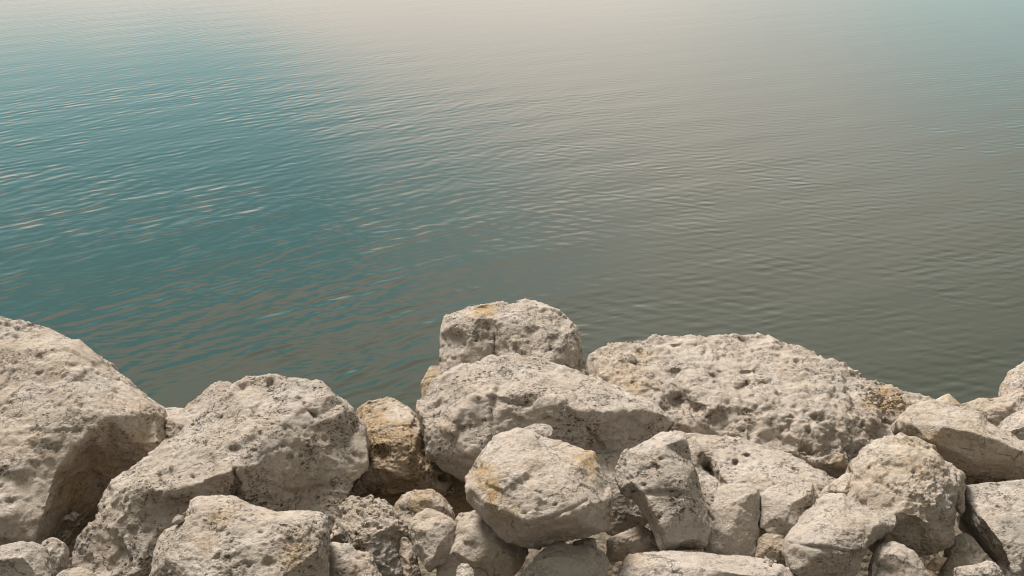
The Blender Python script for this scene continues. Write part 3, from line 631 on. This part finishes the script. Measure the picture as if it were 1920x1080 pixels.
def scrap():
    m = bpy.data.materials.new('white_plastic_film'); m.use_nodes = True; t = NT(m.node_tree); t.n.clear()
    p = t.new('ShaderNodeTexCoord').outputs['Object']
    col = t.mix(t.ramp(t.noise(p, 90, 4, .6).outputs[0], .4, .65), (.72, .72, .70), (.50, .49, .46))
    b = t.new('ShaderNodeBsdfPrincipled', {'Base Color': col, 'Roughness': .4})
    t.new('ShaderNodeOutputMaterial', {0: b.outputs[0]})
    n = 26; rng = np.random.RandomState(11); bm = bmesh.new(); g = {}
    for i in range(n):
        for j in range(n):
            u, v = i / (n - 1) - .5, j / (n - 1) - .5
            r = 1 + .25 * math.sin(5 * math.atan2(v, u) + 1)
            fold = .30 * math.sin(9 * u + 4 * v) + .22 * math.sin(7 * v - 6 * u + 1) + .10 * math.sin(19 * u + 13 * v)
            z = fold + .5 * abs(u + .1) - .9 * v * v
            g[i, j] = bm.verts.new((u * .042 * r, v * .030 * r + z * .004, z * .016))
    for i in range(n - 1):
        for j in range(n - 1): bm.faces.new((g[i, j], g[i + 1, j], g[i + 1, j + 1], g[i, j + 1]))
    me = bpy.data.meshes.new('plastic_scrap'); bm.to_mesh(me); bm.free(); me.materials.append(m)
    me.polygons.foreach_set('use_smooth', [True] * len(me.polygons))
    o = bpy.data.objects.new('plastic_scrap', me); C.objects.link(o)
    so_ = o.modifiers.new('thick', 'SOLIDIFY'); so_.thickness = .0006
    best = None
    for r in ROCKS:
        q = surface_point(r, 133, 966)
        if q is not None and (best is None or np.linalg.norm(q - CAM) < np.linalg.norm(best - CAM)): best = q
    d = CAM - best; d /= np.linalg.norm(d)
    o.location = best + d * .012; o.rotation_euler = (1.0, .25, .35)
    o['label'] = 'small crumpled white plastic scrap caught in the dark gap beside the huge leftmost boulder'; o['category'] = 'litter'
scrap()

# ------------------------------------------------------------------ ground under the rocks
def ground():
    nx, ny = 260, 170
    xs = np.linspace(-9, 9, nx); ys = np.linspace(-2.5, 7.4, ny)
    xs[0], xs[-1] = -400, 400; ys[0] = -400
    X, Y = np.meshgrid(xs, ys)
    Z = np.where(Y < 4.3, 1.8 - .17 * np.maximum(Y, -2.5) - .80, 1.8 - .17 * 4.3 - .80 - (Y - 4.3) * .62)
    rng = np.random.RandomState(3)
    for k in range(60):
        th = rng.uniform(0, 6.28); f = rng.uniform(4, 26); ph = rng.uniform(0, 6.28)
        Z = Z + .12 / f * np.sin(f * (X * math.cos(th) + Y * math.sin(th)) + ph)
    co_ = np.stack((X, Y, Z), -1).reshape(-1, 3)
    idx = np.arange(nx * ny).reshape(ny, nx)
    fc = np.stack((idx[:-1, :-1], idx[:-1, 1:], idx[1:, 1:], idx[1:, :-1]), -1).reshape(-1, 4)
    me = bpy.data.meshes.new('ground'); me.from_pydata(co_.tolist(), [], fc.tolist()); me.polygons.foreach_set('use_smooth', [True] * len(fc))
    o = bpy.data.objects.new('ground', me); C.objects.link(o); structure(o)
    m = bpy.data.materials.new('dark_gravel'); m.use_nodes = True; t = NT(m.node_tree); t.n.clear()
    p = t.new('ShaderNodeTexCoord').outputs['Object']
    v = t.voro(p, 34); n = t.noise(p, 20, 8, .7).outputs[0]
    col = t.mix(t.ramp(n, .35, .65), (.10, .078, .052), (.19, .15, .105))
    col = t.mix(t.ramp(v.outputs['Distance'], .3, .7, 0, .6), col, (.06, .048, .034))  # dark brown gravel fill, darkest between the pebbles
    h = t.m('ADD', t.m('MULTIPLY', v.outputs['Distance'], -.02), t.m('MULTIPLY', n, .02))
    bmp = t.new('ShaderNodeBump', {'Strength': .9, 'Distance': 1.0, 'Height': h})
    b = t.new('ShaderNodeBsdfPrincipled', {'Base Color': col, 'Roughness': .95, 'Normal': bmp.outputs[0]})
    t.new('ShaderNodeOutputMaterial', {0: b.outputs[0]}); me.materials.append(m)
ground()

# ------------------------------------------------------------------ water
def water():
    me = bpy.data.meshes.new('water')
    me.from_pydata([(-1500, 3.5, 0), (1500, 3.5, 0), (1500, 2600, 0), (-1500, 2600, 0)], [], [(0, 1, 2, 3)])
    o = bpy.data.objects.new('water', me); C.objects.link(o); structure(o)
    m = bpy.data.materials.new('rippled_water'); m.use_nodes = True; t = NT(m.node_tree); t.n.clear()
    p = t.new('ShaderNodeTexCoord').outputs['Object']
    pos_y = t.new('ShaderNodeSeparateXYZ', {0: p}).outputs[1]; pos_x = t.new('ShaderNodeSeparateXYZ', {0: p}).outputs[0]
    p = t.vm('ADD', p, t.vm('SCALE', t.vm('SUBTRACT', t.noise(p, 1.1, 3, .55).outputs[1], (.5, .5, .5)), scale=.16))
    def train(ang, lam, stretch, detail=1.0, dist=.3, off=0.0, rough=.45):
        # crests run along the angle; lam is the distance from crest to crest
        a = math.radians(ang); u = (math.cos(a), math.sin(a), 0); v = (-math.sin(a), math.cos(a), 0)
        pu = t.m('DIVIDE', t.vm('DOT_PRODUCT', p, u), lam * stretch); pv = t.m('DIVIDE', t.vm('DOT_PRODUCT', p, v), lam)
        q = t.new('ShaderNodeCombineXYZ', {0: pu, 1: pv, 2: off}).outputs[0]
        return t.m('MULTIPLY', t.m('SUBTRACT', t.noise(q, 1.0, detail, rough, dist).outputs[0], .5), lam)
    calm = t.ramp(t.noise(t.vm('MULTIPLY', p, (.16, .26, 1)), 1.0, 3, .5).outputs[0], .32, .66, .50, 1.25)
    rw = np.random.RandomState(21)
    def trains(n, ang, spread, l0, l1, slope):
        # many small regular waves of nearly the same heading, adding up to short-crested trains
        tot = None
        for k in range(n):
            lam = l0 * (l1 / l0) ** ((k + rw.uniform(.1, .9)) / n); a = math.radians(ang + rw.normal(0, spread))
            kk = 2 * math.pi / lam
            ph = t.m('ADD', t.vm('DOT_PRODUCT', p, (-math.sin(a) * kk, math.cos(a) * kk, 0)), rw.uniform(0, 6.28))
            hgt = t.m('MULTIPLY', t.m('SINE', ph), slope * math.sqrt(2 / n) / kk)
            tot = hgt if tot is None else t.m('ADD', tot, hgt)
        return tot
    lee = t.ramp(t.m('ADD', t.m('DIVIDE', pos_x, pos_y), t.m('MULTIPLY', t.m('SUBTRACT', t.noise(p, .3, 2, .5).outputs[0], .5), .3)), .22, -.16)
    e1 = t.ramp(t.noise(p, 1.3, 2, .5).outputs[0], .30, .70, .45, 1.4)
    e2 = t.ramp(t.noise(t.vm('ADD', p, (31, 7, 3)), 1.7, 2, .5).outputs[0], .30, .70, .35, 1.4)
    s = t.m('MULTIPLY', t.m('MULTIPLY', trains(13, 50, 11, .11, .25, .035), e1), t.m('ADD', .15, t.m('MULTIPLY', lee, .85)))
    s = t.m('ADD', s, t.m('MULTIPLY', t.m('MULTIPLY', trains(14, 6, 24, .095, .19, .030), e2), t.m('SUBTRACT', 1.1, t.m('MULTIPLY', lee, .75))))
    s = t.m('ADD', s, trains(4, 30, 14, .45, 1.1, .011))
    s = t.m('ADD', s, t.m('MULTIPLY', trains(6, 20, 26, .045, .08, .012), e2))
    s = t.m('ADD', s, t.m('MULTIPLY', train(30, .05, 1.8, 1.5, .3, 13.0), .02))
    far = t.ramp(pos_y, 9, 20, 1.0, .20)
    s = t.m('MULTIPLY', t.m('MULTIPLY', s, calm), far)
    bmp = t.new('ShaderNodeBump', {'Strength': 1.0, 'Distance': 1.0, 'Height': s})
    body = t.mix(t.ramp(t.noise(t.vm('MULTIPLY', p, (.12, .12, 1)), 1.0, 2, .5).outputs[0], .35, .65), (.017, .026, .0165), (.023, .029, .019))
    b = t.new('ShaderNodeBsdfPrincipled', {'Base Color': body, 'Roughness': .045, 'IOR': 1.333, 'Normal': bmp.outputs[0]})
    t.new('ShaderNodeOutputMaterial', {0: b.outputs[0]}); me.materials.append(m)
water()
